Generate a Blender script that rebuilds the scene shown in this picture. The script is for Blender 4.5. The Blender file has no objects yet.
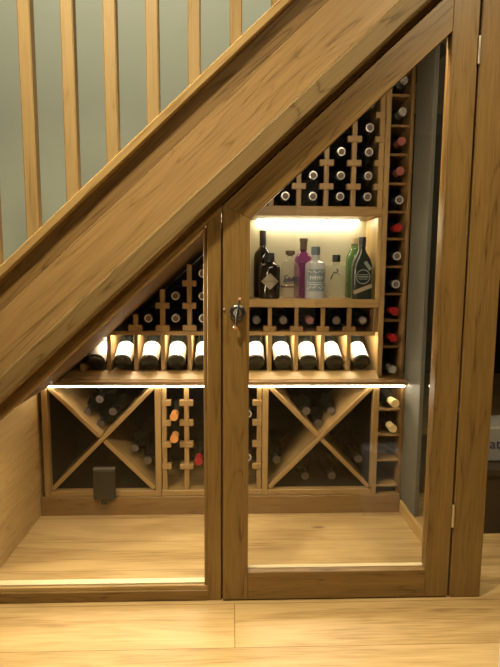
import bpy, bmesh, math, random
from mathutils import Matrix, Vector
random.seed(7)
R = math.radians
scene = bpy.context.scene
col = scene.collection

# ------------------------------------------------------------------ camera
cam = bpy.data.objects.new('camera', bpy.data.cameras.new('camera'))
col.objects.link(cam)
yaw, pit, roll = R(2.1), R(6.95), R(0.38)
fw = Vector((math.sin(yaw)*math.cos(pit), math.cos(yaw)*math.cos(pit), -math.sin(pit)))
rt = fw.cross(Vector((0, 0, 1))).normalized()
up = rt.cross(fw)
rt2 = rt*math.cos(roll) + up*math.sin(roll)
up2 = -rt*math.sin(roll) + up*math.cos(roll)
m = Matrix((rt2, up2, -fw)).transposed().to_4x4()
m.translation = (0, -1.477, 1.0)
cam.matrix_world = m
cam.data.sensor_fit = 'VERTICAL'
cam.data.sensor_height = 36
cam.data.lens = 520/667*36
cam.data.clip_start = 0.02
scene.camera = cam

# ------------------------------------------------------------------ light
scene.view_settings.view_transform = 'Standard'
scene.view_settings.look = 'None'
scene.view_settings.gamma = 1
scene.view_settings.use_curve_mapping = False
scene.view_settings.exposure = 0.0
w = bpy.data.worlds.new('world'); scene.world = w; w.use_nodes = True
w.node_tree.nodes['Background'].inputs[0].default_value = (1, .86, .66, 1)
w.node_tree.nodes['Background'].inputs[1].default_value = 0.10

def area(name, loc, target, sx, sy, power, colr, spread=180):
    l = bpy.data.lights.new(name, 'AREA'); l.shape = 'RECTANGLE'; l.size = sx; l.size_y = sy
    l.energy = power; l.color = colr; l.spread = R(spread)
    o = bpy.data.objects.new(name, l); col.objects.link(o); o.location = loc
    o.rotation_euler = (Vector(target)-Vector(loc)).to_track_quat('-Z', 'Y').to_euler()
    return o
WARM = (1, .83, .52)
area('ceiling_lamp', (-0.45, -0.72, 2.40), (-0.40, -0.40, 0), .12, .12, 22, WARM, 120)
area('ceiling_lamp', (0.85, -0.80, 2.40), (0.7, -0.35, 0), .12, .12, 13, WARM, 120)
area('rear_fill', (0.1, -3.0, 2.40), (0.1, -3.6, 0), .3, .3, 9, WARM, 150)  # unseen fill added to light the rear trims for their reflections
area('stairwell_lamp', (-0.5, 0.0, 4.3), (-0.4, 0.95, 1.2), .5, .3, 84, (1, .86, .62), 150)
LED = (1, .82, .55)

# ------------------------------------------------------------------ materials
def new_mat(name):
    mt = bpy.data.materials.new(name); mt.use_nodes = True
    nt = mt.node_tree
    return mt, nt, nt.nodes['Principled BSDF']

def ramp(nt, stops):
    r = nt.nodes.new('ShaderNodeValToRGB')
    el = r.color_ramp.elements
    while len(el) < len(stops): el.new(.5)
    for e, (p, c) in zip(el, stops):
        e.position = p; e.color = (*c, 1)
    return r

def oak(name, light, dark, rough=.42, fig=1.0, bump=.08):
    """oak with the grain along the object's local X"""
    mt, nt, bs = new_mat(name)
    N, L = nt.nodes, nt.links
    tc = N.new('ShaderNodeTexCoord'); oi = N.new('ShaderNodeObjectInfo')
    mul = N.new('ShaderNodeMath'); mul.operation = 'MULTIPLY'; mul.inputs[1].default_value = 37
    L.new(oi.outputs['Random'], mul.inputs[0])
    add = N.new('ShaderNodeVectorMath'); add.operation = 'ADD'
    cx = N.new('ShaderNodeCombineXYZ')
    for i in range(3): L.new(mul.outputs[0], cx.inputs[i])
    L.new(tc.outputs['Object'], add.inputs[0]); L.new(cx.outputs[0], add.inputs[1])
    # slow figure
    mp = N.new('ShaderNodeMapping'); mp.inputs['Scale'].default_value = (.9, 10, 10)
    L.new(add.outputs[0], mp.inputs[0])
    n1 = N.new('ShaderNodeTexNoise'); n1.inputs['Scale'].default_value = 1.3
    n1.inputs['Detail'].default_value = 2; n1.inputs['Distortion'].default_value = .4
    L.new(mp.outputs[0], n1.inputs['Vector'])
    rings = N.new('ShaderNodeMath'); rings.operation = 'MULTIPLY'; rings.inputs[1].default_value = 20
    L.new(n1.outputs['Fac'], rings.inputs[0])
    fr = N.new('ShaderNodeMath'); fr.operation = 'PINGPONG'; fr.inputs[1].default_value = 1
    L.new(rings.outputs[0], fr.inputs[0])
    # fine pores
    mp2 = N.new('ShaderNodeMapping'); mp2.inputs['Scale'].default_value = (6, 170, 170)
    L.new(add.outputs[0], mp2.inputs[0])
    n2 = N.new('ShaderNodeTexNoise'); n2.inputs['Scale'].default_value = 1.5; n2.inputs['Detail'].default_value = 4
    L.new(mp2.outputs[0], n2.inputs['Vector'])
    # broad tone
    mp3 = N.new('ShaderNodeMapping'); mp3.inputs['Scale'].default_value = (.8, 24, 24)
    L.new(add.outputs[0], mp3.inputs[0])
    n3 = N.new('ShaderNodeTexNoise'); n3.inputs['Scale'].default_value = 1; n3.inputs['Detail'].default_value = 3
    L.new(mp3.outputs[0], n3.inputs['Vector'])
    a = N.new('ShaderNodeMath'); a.operation = 'MULTIPLY'; a.inputs[1].default_value = .30*fig
    pw = N.new('ShaderNodeMath'); pw.operation = 'POWER'; pw.inputs[1].default_value = 5
    L.new(fr.outputs[0], pw.inputs[0]); L.new(pw.outputs[0], a.inputs[0])
    b = N.new('ShaderNodeMath'); b.operation = 'MULTIPLY_ADD'; b.inputs[1].default_value = .75
    L.new(n2.outputs['Fac'], b.inputs[0]); L.new(a.outputs[0], b.inputs[2])
    c = N.new('ShaderNodeMath'); c.operation = 'MULTIPLY_ADD'; c.inputs[1].default_value = .7
    L.new(n3.outputs['Fac'], c.inputs[0]); L.new(b.outputs[0], c.inputs[2])
    mid = tuple((x*.55+y*.45) for x, y in zip(light, dark))
    r = ramp(nt, [(.52, light), (.86, mid), (1.15, dark)])
    L.new(c.outputs[0], r.inputs[0]); L.new(r.outputs[0], bs.inputs['Base Color'])
    bs.inputs['Roughness'].default_value = rough
    bs.inputs['Specular IOR Level'].default_value = .4
    bm_ = N.new('ShaderNodeBump'); bm_.inputs['Strength'].default_value = bump; bm_.inputs['Distance'].default_value = .002
    L.new(n2.outputs['Fac'], bm_.inputs['Height']); L.new(bm_.outputs[0], bs.inputs['Normal'])
    return mt

def plain(name, c, rough=.5, metal=0, spec=.5, noise=0):
    mt, nt, bs = new_mat(name)
    bs.inputs['Base Color'].default_value = (*c, 1)
    bs.inputs['Roughness'].default_value = rough
    bs.inputs['Metallic'].default_value = metal
    bs.inputs['Specular IOR Level'].default_value = spec
    if noise:
        n = nt.nodes.new('ShaderNodeTexNoise'); n.inputs['Scale'].default_value = 60; n.inputs['Detail'].default_value = 4
        r = ramp(nt, [(.3, tuple(x*(1-noise) for x in c)), (.7, tuple(min(1, x*(1+noise)) for x in c))])
        nt.links.new(n.outputs['Fac'], r.inputs[0]); nt.links.new(r.outputs[0], bs.inputs['Base Color'])
    return mt

def pane_mat(name, tint, rough=0.0, frost=None, ior=1.5):
    """thin clear glass: what is behind it shows through, its faces mirror by Fresnel"""
    mt = bpy.data.materials.new(name); mt.use_nodes = True
    nt = mt.node_tree; N, L = nt.nodes, nt.links; N.clear()
    out = N.new('ShaderNodeOutputMaterial'); mix = N.new('ShaderNodeMixShader')
    fr = N.new('ShaderNodeFresnel'); fr.inputs[0].default_value = ior
    t = N.new('ShaderNodeBsdfTransparent'); t.inputs[0].default_value = (*tint, 1)
    g = N.new('ShaderNodeBsdfGlossy'); g.inputs['Roughness'].default_value = rough
    ge = N.new('ShaderNodeNewGeometry'); sb_ = N.new('ShaderNodeMath'); sb_.operation = 'SUBTRACT'; sb_.inputs[0].default_value = 1
    ml = N.new('ShaderNodeMath'); ml.operation = 'MULTIPLY'
    L.new(ge.outputs['Backfacing'], sb_.inputs[1]); L.new(sb_.outputs[0], ml.inputs[0]); L.new(fr.outputs[0], ml.inputs[1])
    L.new(ml.outputs[0], mix.inputs[0]); L.new(g.outputs[0], mix.inputs[2])
    if frost:
        d = N.new('ShaderNodeBsdfTranslucent'); d.inputs[0].default_value = (*frost[0], 1)
        d2 = N.new('ShaderNodeBsdfDiffuse'); d2.inputs[0].default_value = (*frost[0], 1)
        ad = N.new('ShaderNodeMixShader'); ad.inputs[0].default_value = .5
        L.new(d.outputs[0], ad.inputs[1]); L.new(d2.outputs[0], ad.inputs[2])
        m2 = N.new('ShaderNodeMixShader'); m2.inputs[0].default_value = frost[1]
        L.new(t.outputs[0], m2.inputs[1]); L.new(ad.outputs[0], m2.inputs[2]); L.new(m2.outputs[0], mix.inputs[1])
    else:
        L.new(t.outputs[0], mix.inputs[1])
    L.new(mix.outputs[0], out.inputs[0])
    return mt

def emit_mat(name, c, s):
    mt = bpy.data.materials.new(name); mt.use_nodes = True
    nt = mt.node_tree; nt.nodes.clear()
    out = nt.nodes.new('ShaderNodeOutputMaterial'); e = nt.nodes.new('ShaderNodeEmission')
    e.inputs[0].default_value = (*c, 1); e.inputs[1].default_value = s
    nt.links.new(e.outputs[0], out.inputs[0])
    return mt

M = {}
M['oak_frame'] = oak('oak_frame', (.252, .150, .046), (.105, .056, .015), .40, fig=.6)
M['oak_mould'] = oak('oak_moulding', (.27, .185, .078), (.13, .08, .030), .5)  # greyed darker than the string, for shade on its down-leaning face
M['oak_string'] = oak('oak_string', (.38, .24, .100), (.19, .112, .042), .45, fig=.75)
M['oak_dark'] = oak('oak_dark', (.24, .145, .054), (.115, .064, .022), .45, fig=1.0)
M['oak_rail'] = oak('oak_rail', (.46, .315, .13), (.27, .165, .058), .42, fig=.7)
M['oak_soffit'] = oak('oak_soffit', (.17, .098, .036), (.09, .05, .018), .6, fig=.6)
M['led_slim'] = emit_mat('led_diffuser_slim', (1, .84, .58), 190)
M['led_head'] = emit_mat('led_diffuser_head', (1, .85, .60), 75)
M['oak_baluster'] = oak('oak_baluster', (.37, .26, .115), (.23, .145, .055), .5, fig=.6)
M['oak_rack'] = oak('oak_rack', (.36, .235, .095), (.20, .115, .04), .42, fig=.6)
M['oak_bar'] = oak('oak_bar', (.25, .145, .052), (.13, .07, .024), .42, fig=.7)
M['glass'] = pane_mat('clear_glass', (.98, .985, .98), ior=1.6)
M['bottle_glass'] = plain('dark_bottle_glass', (.008, .011, .009), .08, spec=.7)
M['punt_glass'] = plain('bottle_base_glass', (.012, .016, .012), .16, spec=.8)
M['label'] = plain('paper_label', (.86, .84, .79), .6, noise=.04)
M['cap_black'] = plain('capsule_black', (.02, .02, .024), .28, spec=.6)
M['cap_shaded'] = plain('capsule_shaded_black', (.006, .006, .007), .5, spec=.3)  # capsule copy darkened to stand in for shade in the bins
M['cap_silver'] = plain('capsule_silver', (.75, .73, .70), .25, metal=.8)
M['cap_red'] = plain('capsule_red', (.26, .012, .014), .3)
M['cap_rose'] = plain('capsule_rose', (.26, .08, .065), .3)
M['cap_gold'] = plain('capsule_gold', (.75, .36, .12), .3, metal=.45)
M['cap_cream'] = plain('capsule_cream', (.72, .56, .28), .32, metal=.2)
M['ring'] = plain('capsule_rim', (.62, .60, .58), .3, metal=.5)
M['ring_shaded'] = plain('capsule_rim_shaded', (.12, .115, .11), .3, metal=.5)  # rim copy with the shade of bins and slots in its colour
M['cork'] = plain('capsule_top', (.10, .07, .055), .5)
M['wall'] = plain('sage_wall_paint', (.42, .475, .395), .7, noise=.015)
M['grey_wall'] = plain('grey_wall_paint', (.095, .09, .068), .7, noise=.02)
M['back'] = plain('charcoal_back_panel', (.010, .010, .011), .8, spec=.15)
M['niche_back'] = plain('pale_back_panel', (.56, .55, .40), .6, noise=.02)
M['ceiling'] = plain('ceiling_paint', (.45, .43, .38), .8)
M['dark_room'] = plain('unlit_room_tone', (.045, .038, .028), .8, noise=.05)  # lack of light in these rooms is put into the wall colour
M['white_paint'] = plain('white_paint', (.75, .76, .78), .5)
M['steel'] = plain('steel', (.62, .58, .50), .3, metal=.9)
M['iron'] = plain('black_iron', (.09, .09, .10), .3, metal=.8)
M['copper'] = plain('copper_tip', (.80, .50, .34), .25, metal=.9)
M['smoke'] = plain('smoked_plastic', (.012, .011, .009), .5)
M['smoke2'] = plain('smoked_plastic_lid', (.11, .10, .085), .35)
M['black'] = plain('matt_black', (.008, .008, .008), .5)
M['groove'] = plain('shadow_gap_filler', (.02, .013, .008), .9)
M['led'] = emit_mat('led_diffuser', (1, .87, .64), 38)
M['led_hidden'] = emit_mat('led_diffuser_small', (1, .86, .60), 62)
M['led_bay'] = emit_mat('led_diffuser_bay', (1, .88, .68), 170)
M['led_soft'] = emit_mat('led_diffuser_soft', (1, .85, .60), 55)

# plank floor
def floor_mat():
    mt, nt, bs = new_mat('oak_plank_floor'); N, L = nt.nodes, nt.links
    tc = N.new('ShaderNodeTexCoord')
    mp = N.new('ShaderNodeMapping'); mp.inputs['Location'].default_value = (1.888, .017-.3+.185*30, 0)
    L.new(tc.outputs['Object'], mp.inputs[0])
    br = N.new('ShaderNodeTexBrick'); br.offset = .5; br.squash = 1
    br.inputs['Scale'].default_value = 1; br.inputs['Brick Width'].default_value = 1.9
    br.inputs['Row Height'].default_value = .185; br.inputs['Mortar Size'].default_value = .0011
    br.inputs['Color1'].default_value = (.0, .0, .0, 1); br.inputs['Color2'].default_value = (1, 1, 1, 1)
    br.inputs['Mortar'].default_value = (.5, .5, .5, 1); br.inputs['Mortar Smooth'].default_value = .2
    L.new(mp.outputs[0], br.inputs['Vector'])
    sc = N.new('ShaderNodeVectorMath'); sc.operation = 'SCALE'; sc.inputs['Scale'].default_value = 9
    L.new(br.outputs['Color'], sc.inputs[0])
    ad = N.new('ShaderNodeVectorMath'); ad.operation = 'ADD'
    L.new(mp.outputs[0], ad.inputs[0]); L.new(sc.outputs[0], ad.inputs[1])
    m1 = N.new('ShaderNodeMapping'); m1.inputs['Scale'].default_value = (1.1, 9, 9); L.new(ad.outputs[0], m1.inputs[0])
    n1 = N.new('ShaderNodeTexNoise'); n1.inputs['Scale'].default_value = 1.2; n1.inputs['Detail'].default_value = 3; n1.inputs['Distortion'].default_value = .6
    L.new(m1.outputs[0], n1.inputs['Vector'])
    k = N.new('ShaderNodeMath'); k.operation = 'MULTIPLY'; k.inputs[1].default_value = 9; L.new(n1.outputs['Fac'], k.inputs[0])
    pp = N.new('ShaderNodeMath'); pp.operation = 'PINGPONG'; pp.inputs[1].default_value = 1; L.new(k.outputs[0], pp.inputs[0])
    m2 = N.new('ShaderNodeMapping'); m2.inputs['Scale'].default_value = (5, 110, 110); L.new(ad.outputs[0], m2.inputs[0])
    n2 = N.new('ShaderNodeTexNoise'); n2.inputs['Scale'].default_value = 1.4; n2.inputs['Detail'].default_value = 4
    L.new(m2.outputs[0], n2.inputs['Vector'])
    s1 = N.new('ShaderNodeMath'); s1.operation = 'MULTIPLY_ADD'; s1.inputs[1].default_value = .6
    h = N.new('ShaderNodeMath'); h.operation = 'MULTIPLY'; h.inputs[1].default_value = .13; L.new(pp.outputs[0], h.inputs[0])
    L.new(n2.outputs['Fac'], s1.inputs[0]); L.new(h.outputs[0], s1.inputs[2])
    s2 = N.new('ShaderNodeMath'); s2.operation = 'MULTIPLY_ADD'; s2.inputs[1].default_value = .6
    L.new(n1.outputs['Fac'], s2.inputs[0]); L.new(s1.outputs[0], s2.inputs[2])
    s3 = N.new('ShaderNodeMath'); s3.operation = 'MULTIPLY_ADD'; s3.inputs[1].default_value = .12
    L.new(br.outputs['Color'], s3.inputs[0]); L.new(s2.outputs[0], s3.inputs[2])
    r = ramp(nt, [(.48, (.53, .375, .180)), (.76, (.415, .28, .118)), (1.08, (.22, .132, .052))])
    L.new(s3.outputs[0], r.inputs[0])
    # knots
    vk = N.new('ShaderNodeMapping'); vk.inputs['Scale'].default_value = (1.5, 4.2, 1); L.new(ad.outputs[0], vk.inputs[0])
    vo = N.new('ShaderNodeTexVoronoi'); vo.inputs['Scale'].default_value = 1.0; L.new(vk.outputs[0], vo.inputs['Vector'])
    kr = ramp(nt, [(.0, (1, 1, 1)), (.055, (0, 0, 0))]); L.new(vo.outputs['Distance'], kr.inputs[0])
    mk = N.new('ShaderNodeMix'); mk.data_type = 'RGBA'; mk.inputs['B'].default_value = (.16, .085, .035, 1)
    L.new(kr.outputs[0], mk.inputs['Factor']); L.new(r.outputs[0], mk.inputs['A'])
    last = mk
    for kx, ky, rx, ry in ((.345, .445, .06, .024), (.375, .555, .018, .008), (.55, .545, .016, .007), (-.33, .545, .02, .006)):
        sb = N.new('ShaderNodeVectorMath'); sb.operation = 'SUBTRACT'; sb.inputs[1].default_value = (kx, ky+.3, .025)
        L.new(tc.outputs['Object'], sb.inputs[0])
        dv = N.new('ShaderNodeVectorMath'); dv.operation = 'DIVIDE'; dv.inputs[1].default_value = (rx, ry, 1); L.new(sb.outputs[0], dv.inputs[0])
        wn = N.new('ShaderNodeMath'); wn.operation = 'MULTIPLY_ADD'; wn.inputs[1].default_value = .9
        ln = N.new('ShaderNodeVectorMath'); ln.operation = 'LENGTH'; L.new(dv.outputs[0], ln.inputs[0])
        L.new(n2.outputs['Fac'], wn.inputs[0]); L.new(ln.outputs['Value'], wn.inputs[2])
        kk = ramp(nt, [(.62, (.85, .85, .85)), (1.0, (0, 0, 0))]); L.new(wn.outputs[0], kk.inputs[0])
        m3 = N.new('ShaderNodeMix'); m3.data_type = 'RGBA'; m3.inputs['B'].default_value = (.17, .095, .04, 1)
        L.new(kk.outputs[0], m3.inputs['Factor']); L.new(last.outputs['Result'], m3.inputs['A']); last = m3
    mk = last
    mx = N.new('ShaderNodeMix'); mx.data_type = 'RGBA'; mx.inputs['B'].default_value = (.16, .09, .04, 1)
    L.new(br.outputs['Fac'], mx.inputs['Factor']); L.new(mk.outputs['Result'], mx.inputs['A'])
    L.new(mx.outputs['Result'], bs.inputs['Base Color'])
    bs.inputs['Roughness'].default_value = .38; bs.inputs['Specular IOR Level'].default_value = .35
    return mt
M['floor'] = floor_mat()

# ------------------------------------------------------------------ builders
WM = {}
def link(name, me, mat, parent, world):
    o = bpy.data.objects.new(name, me); col.objects.link(o)
    if mat: me.materials.append(mat)
    if parent is not None:
        o.parent = parent; o.matrix_parent_inverse = Matrix()
        o.matrix_basis = WM[parent.name].inverted() @ world
    else:
        o.matrix_basis = world
    WM[o.name] = world.copy()
    return o

def tag(o, label=None, cat=None, group=None, kind=None):
    if label: o['label'] = label
    if cat: o['category'] = cat
    if group: o['group'] = group
    if kind: o['kind'] = kind
    return o

def thing(name, loc, label=None, cat=None, group=None):
    o = bpy.data.objects.new(name, None); col.objects.link(o); o.empty_display_size = .05
    o.location = loc; WM[o.name] = Matrix.Translation(loc)
    return tag(o, label, cat, group, 'thing')

def frame_for(grain, centre):
    """local X runs along the grain"""
    if grain == 'x': rot = Matrix()
    elif grain == 'z': rot = Matrix.Rotation(-math.pi/2, 4, 'Y')
    elif grain == 'y': rot = Matrix.Rotation(math.pi/2, 4, 'Z')
    else: rot = Matrix.Rotation(-grain, 4, 'Y')      # an angle up from +X in the XZ plane
    return Matrix.Translation(centre) @ rot

def prism(name, poly, y0, y1, mat, parent=None, grain='x', bevel=.0015):
    """polygon in the XZ plane, extruded along Y"""
    area2 = sum(poly[i][0]*poly[(i+1) % len(poly)][1]-poly[(i+1) % len(poly)][0]*poly[i][1] for i in range(len(poly)))
    if area2 < 0: poly = poly[::-1]
    cx = sum(p[0] for p in poly)/len(poly); cz = sum(p[1] for p in poly)/len(poly)
    W = frame_for(grain, (cx, (y0+y1)/2, cz)); Wi = W.inverted()
    bm = bmesh.new()
    a = [bm.verts.new(Wi @ Vector((x, y0, z))) for x, z in poly]
    b = [bm.verts.new(Wi @ Vector((x, y1, z))) for x, z in poly]
    n = len(poly)
    bm.faces.new(a); bm.faces.new(b[::-1])
    for i in range(n): bm.faces.new((a[i], b[i], b[(i+1) % n], a[(i+1) % n]))
    bmesh.ops.recalc_face_normals(bm, faces=bm.faces)
    if bevel:
        bmesh.ops.bevel(bm, geom=bm.edges[:], offset=bevel, segments=1, affect='EDGES', profile=.5)
    me = bpy.data.meshes.new(name); bm.to_mesh(me); bm.free()
    return link(name, me, mat, parent, W)

def box(name, x0, x1, y0, y1, z0, z1, mat, parent=None, grain='x', bevel=.0015):
    return prism(name, [(x0, z0), (x1, z0), (x1, z1), (x0, z1)], y0, y1, mat, parent, grain, bevel)

def multi(name, boxes, mat, parent=None, grain='x', bevel=.0012):
    """several boxes that are one part (x0,x1,y0,y1,z0,z1)"""
    cx = sum(b[0]+b[1] for b in boxes)/2/len(boxes); cz = sum(b[4]+b[5] for b in boxes)/2/len(boxes)
    W = frame_for(grain, (cx, boxes[0][2], cz)); Wi = W.inverted()
    bm = bmesh.new()
    for b in boxes:
        t = bmesh.new()
        vs = [t.verts.new(Wi @ Vector((b[i], b[2+j], b[4+k]))) for i in (0, 1) for j in (0, 1) for k in (0, 1)]
        for f in ((0, 1, 3, 2), (4, 6, 7, 5), (0, 4, 5, 1), (2, 3, 7, 6), (0, 2, 6, 4), (1, 5, 7, 3)):
            t.faces.new([vs[i] for i in f])
        bmesh.ops.recalc_face_normals(t, faces=t.faces)
        if bevel: bmesh.ops.bevel(t, geom=t.edges[:], offset=bevel, segments=1, affect='EDGES', profile=.5)
        tm = bpy.data.meshes.new('t'); t.to_mesh(tm); t.free(); bm.from_mesh(tm); bpy.data.meshes.remove(tm)
    me = bpy.data.meshes.new(name); bm.to_mesh(me); bm.free()
    return link(name, me, mat, parent, W)

def smooth(o, ang=40):
    for p in o.data.polygons: p.use_smooth = True
    try: o.data.set_sharp_from_angle(angle=R(ang))
    except Exception: pass
    return o

def lathe_me(name, prof, seg=28, a0=0, a1=2*math.pi):
    bm = bmesh.new(); full = abs(a1-a0-2*math.pi) < 1e-6
    n = seg if full else seg+1
    rings = []
    for r, z in prof:
        if r < 1e-6: rings.append([bm.verts.new((0, 0, z))])
        else: rings.append([bm.verts.new((r*math.cos(a0+(a1-a0)*i/seg), r*math.sin(a0+(a1-a0)*i/seg), z)) for i in range(n)])
    for A, B in zip(rings, rings[1:]):
        for i in range(seg):
            j = (i+1) % n
            if len(A) == 1 and len(B) == 1: continue
            if len(A) == 1: bm.faces.new((A[0], B[j], B[i]))
            elif len(B) == 1: bm.faces.new((A[i], A[j], B[0]))
            else: bm.faces.new((A[i], A[j], B[j], B[i]))
    bmesh.ops.recalc_face_normals(bm, faces=bm.faces)
    me = bpy.data.meshes.new(name); bm.to_mesh(me); bm.free()
    return me

def lathe(name, prof, mat, parent=None, world=None, seg=28, a0=0, a1=2*math.pi):
    o = link(name, lathe_me(name, prof, seg, a0, a1), mat, parent, world or Matrix())
    return smooth(o)

def tube(name, pts, r, mat, parent=None, seg=12):
    """round bar through points, world coordinates"""
    bm = bmesh.new(); pts = [Vector(p) for p in pts]; c = pts[0].copy(); rings = []
    for i, p in enumerate(pts):
        d = (pts[min(i+1, len(pts)-1)]-pts[max(i-1, 0)]).normalized()
        a = d.cross(Vector((.3, 1, .2))).normalized(); b = d.cross(a)
        rr = r[i] if isinstance(r, (list, tuple)) else r
        rings.append([bm.verts.new(p-c+a*rr*math.cos(2*math.pi*k/seg)+b*rr*math.sin(2*math.pi*k/seg)) for k in range(seg)])
    for A, B in zip(rings, rings[1:]):
        for k in range(seg): bm.faces.new((A[k], A[(k+1) % seg], B[(k+1) % seg], B[k]))
    bm.faces.new(rings[0][::-1]); bm.faces.new(rings[-1])
    bmesh.ops.recalc_face_normals(bm, faces=bm.faces)
    me = bpy.data.meshes.new(name); bm.to_mesh(me); bm.free()
    return smooth(link(name, me, mat, parent, Matrix.Translation(c)))

SL = .925                        # slope of the stair
ANG = math.atan(SL)
def line(x, x0, z0): return z0 + SL*(x-x0)

# ------------------------------------------------------------------ setting
tag(box('floor', -4, 4, -4.2, 3.6, -.05, 0, M['floor'], bevel=0), kind='structure')
tag(box('wall_back', -4, .79, .95, 1.07, 0, 3.4, M['wall'], bevel=0), kind='structure')
tag(box('ceiling', -4, 4, -4.2, -.15, 2.45, 2.55, M['ceiling'], bevel=0), kind='structure')
tag(box('ceiling', .8, 4, -.149, 3.6, 2.45, 2.55, M['ceiling'], bevel=0), kind='structure')
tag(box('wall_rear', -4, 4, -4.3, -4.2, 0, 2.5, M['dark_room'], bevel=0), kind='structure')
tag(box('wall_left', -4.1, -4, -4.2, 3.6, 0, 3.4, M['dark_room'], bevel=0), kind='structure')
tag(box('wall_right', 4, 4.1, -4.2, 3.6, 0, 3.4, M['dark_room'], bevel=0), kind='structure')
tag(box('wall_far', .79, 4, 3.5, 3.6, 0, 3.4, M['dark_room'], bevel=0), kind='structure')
tag(box('trim_1', .70, .92, -4.2, -4.14, 0, 1.95, M['white_paint']), kind='structure')
tag(box('trim_2', -1.45, -1.18, -4.2, -4.14, 0, 1.95, M['white_paint']), kind='structure')
tag(box('wall_return', .712, .7285, .42, .60, .0525, 1.79, M['grey_wall'], grain='z'), kind='structure')

# ------------------------------------------------------------------ staircase
st = thing('staircase', (0, 0, 0), 'pale oak staircase side rising to the right with square spindles, above the wine store', 'staircase')
X0, X1 = -1.05, .80
def band(name, z_lo, z_hi, y0, y1, mat, x0=X0, x1=X1, bevel=.0015):
    """strip parallel to the pitch; z_lo, z_hi are its heights at x = 0"""
    return prism(name, [(x0, z_lo+SL*x0), (x1, z_lo+SL*x1), (x1, z_hi+SL*x1), (x0, z_hi+SL*x0)], y0, y1, mat, st, ANG, bevel)
ZT = 1.574        # top of base rail at x=0
ZB = 1.543        # bottom of base rail
ZR = 1.288        # lower edge of the string face
band('base_rail', ZB, ZT, -.064, .012, M['oak_rail'], bevel=.003)
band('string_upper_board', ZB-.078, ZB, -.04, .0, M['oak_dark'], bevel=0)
band('string_board', ZR, ZB-.078, -.04, .0, M['oak_string'], bevel=.001)
# lower moulding: its face leans back under the string
a = [(-.039, ZR+.010), (-.050, ZR+.004), (-.054, ZR-.002), (-.050, ZR-.058), (-.042, ZR-.066), (-.001, ZR-.066), (-.001, ZR+.0), (-.039, ZR)]
def sweep(name, sec, mat, x0, x1, parent):
    W = frame_for(ANG, ((x0+x1)/2, 0, ZR+SL*(x0+x1)/2)); Wi = W.inverted()
    bm = bmesh.new()
    A = [bm.verts.new(Wi @ Vector((x0, y, z+SL*x0))) for y, z in sec]
    B = [bm.verts.new(Wi @ Vector((x1, y, z+SL*x1))) for y, z in sec]
    n = len(sec); bm.faces.new(A); bm.faces.new(B[::-1])
    for i in range(n): bm.faces.new((A[i], B[i], B[(i+1) % n], A[(i+1) % n]))
    bmesh.ops.recalc_face_normals(bm, faces=bm.faces)
    me = bpy.data.meshes.new(name); bm.to_mesh(me); bm.free()
    return link(name, me, mat, parent, W)
sweep('lower_moulding', a, M['oak_mould'], X0, X1, st)
for i in range(-2, 8):
    x = -.531+.1083*i
    z = ZT+SL*x
    prism('baluster', [(x-.0165, z-.0165*SL), (x+.0165, z+.0165*SL), (x+.0165, z+.95), (x-.0165, z+.95)], -.045, -.012, M['oak_baluster'], st, 'z', .003)
# soffit boards closing the underside of the flight
SF = 1.121-SL*(-.073)
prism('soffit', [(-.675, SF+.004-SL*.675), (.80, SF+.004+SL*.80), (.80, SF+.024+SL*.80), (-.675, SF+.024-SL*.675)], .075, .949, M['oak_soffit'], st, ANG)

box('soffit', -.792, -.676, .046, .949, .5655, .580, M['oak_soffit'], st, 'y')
prism('light_blocker', [(-.675, SF+.0245-SL*.675), (.80, SF+.0245+SL*.80), (.80, SF+.031+SL*.80), (-.675, SF+.031-SL*.675)], .0455, .10, M['oak_soffit'], st, ANG, 0)  # unseen board added to stop the recessed strip leaking light upward
# ------------------------------------------------------------------ fixed glazed screen (left triangle)
sc = thing('glazed_screen', (-.4, 0, 0), 'fixed triangular oak framed glass panel under the stairs, left of the door', 'glass panel')
DO = 1.176+SL*.026            # outer diagonal of the door at x=0
prism('gap_blocker', [(-.0125, DO-.014-SL*.0125), (.66, DO-.014+SL*.66), (.66, DO+.014+SL*.66), (-.0125, DO+.014-SL*.0125)], .0455, .0495, M['oak_bar'], sc, ANG, 0)  # added behind the sloping door gap to block light from the strip
prism('stile', [(-.068, 0), (-.0285, 0), (-.0285, SF-SL*.0285), (-.068, SF-SL*.068)], 0, .045, M['oak_frame'], sc, 'z')
prism('header_rail', [(-.84, SF-SL*.84), (-.0285, SF-SL*.0285), (-.0285, DO+.004-SL*.0285), (.672, DO+.004+SL*.672), (.672, 1.262+SL*.672), (-.84, 1.262-SL*.84)], .0, .045, M['oak_frame'], sc, ANG, .001)
box('gap_blocker', -.040, -.0125, .0455, .054, 0, 1.12, M['oak_bar'], sc, 'z')  # same added blocker behind the upright gap
box('bottom_rail', -.84, -.068, 0, .045, 0, .034, M['oak_frame'], sc, 'x')
box('outer_stile', -.84, -.795, 0.0, .045, .034, line(-.84, 0, SF), M['oak_frame'], sc, 'z')
gb = [(-.795, .034), (-.068, .034), (-.068, .046), (-.795, .046)]
prism('glazing_bead', gb, .006, .016, M['oak_rail'], sc, 'x', .001)
box('glazing_bead', -.079, -.068, .006, .016, .046, line(-.079, 0, SF), M['oak_dark'], sc, 'z', .001)
prism('glazing_bead', [(-.795, SF-.795*SL), (-.079, SF-.079*SL), (-.079, SF-.011-.079*SL), (-.795, SF-.011-.795*SL)], .006, .016, M['oak_rail'], sc, ANG, .001)
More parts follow.
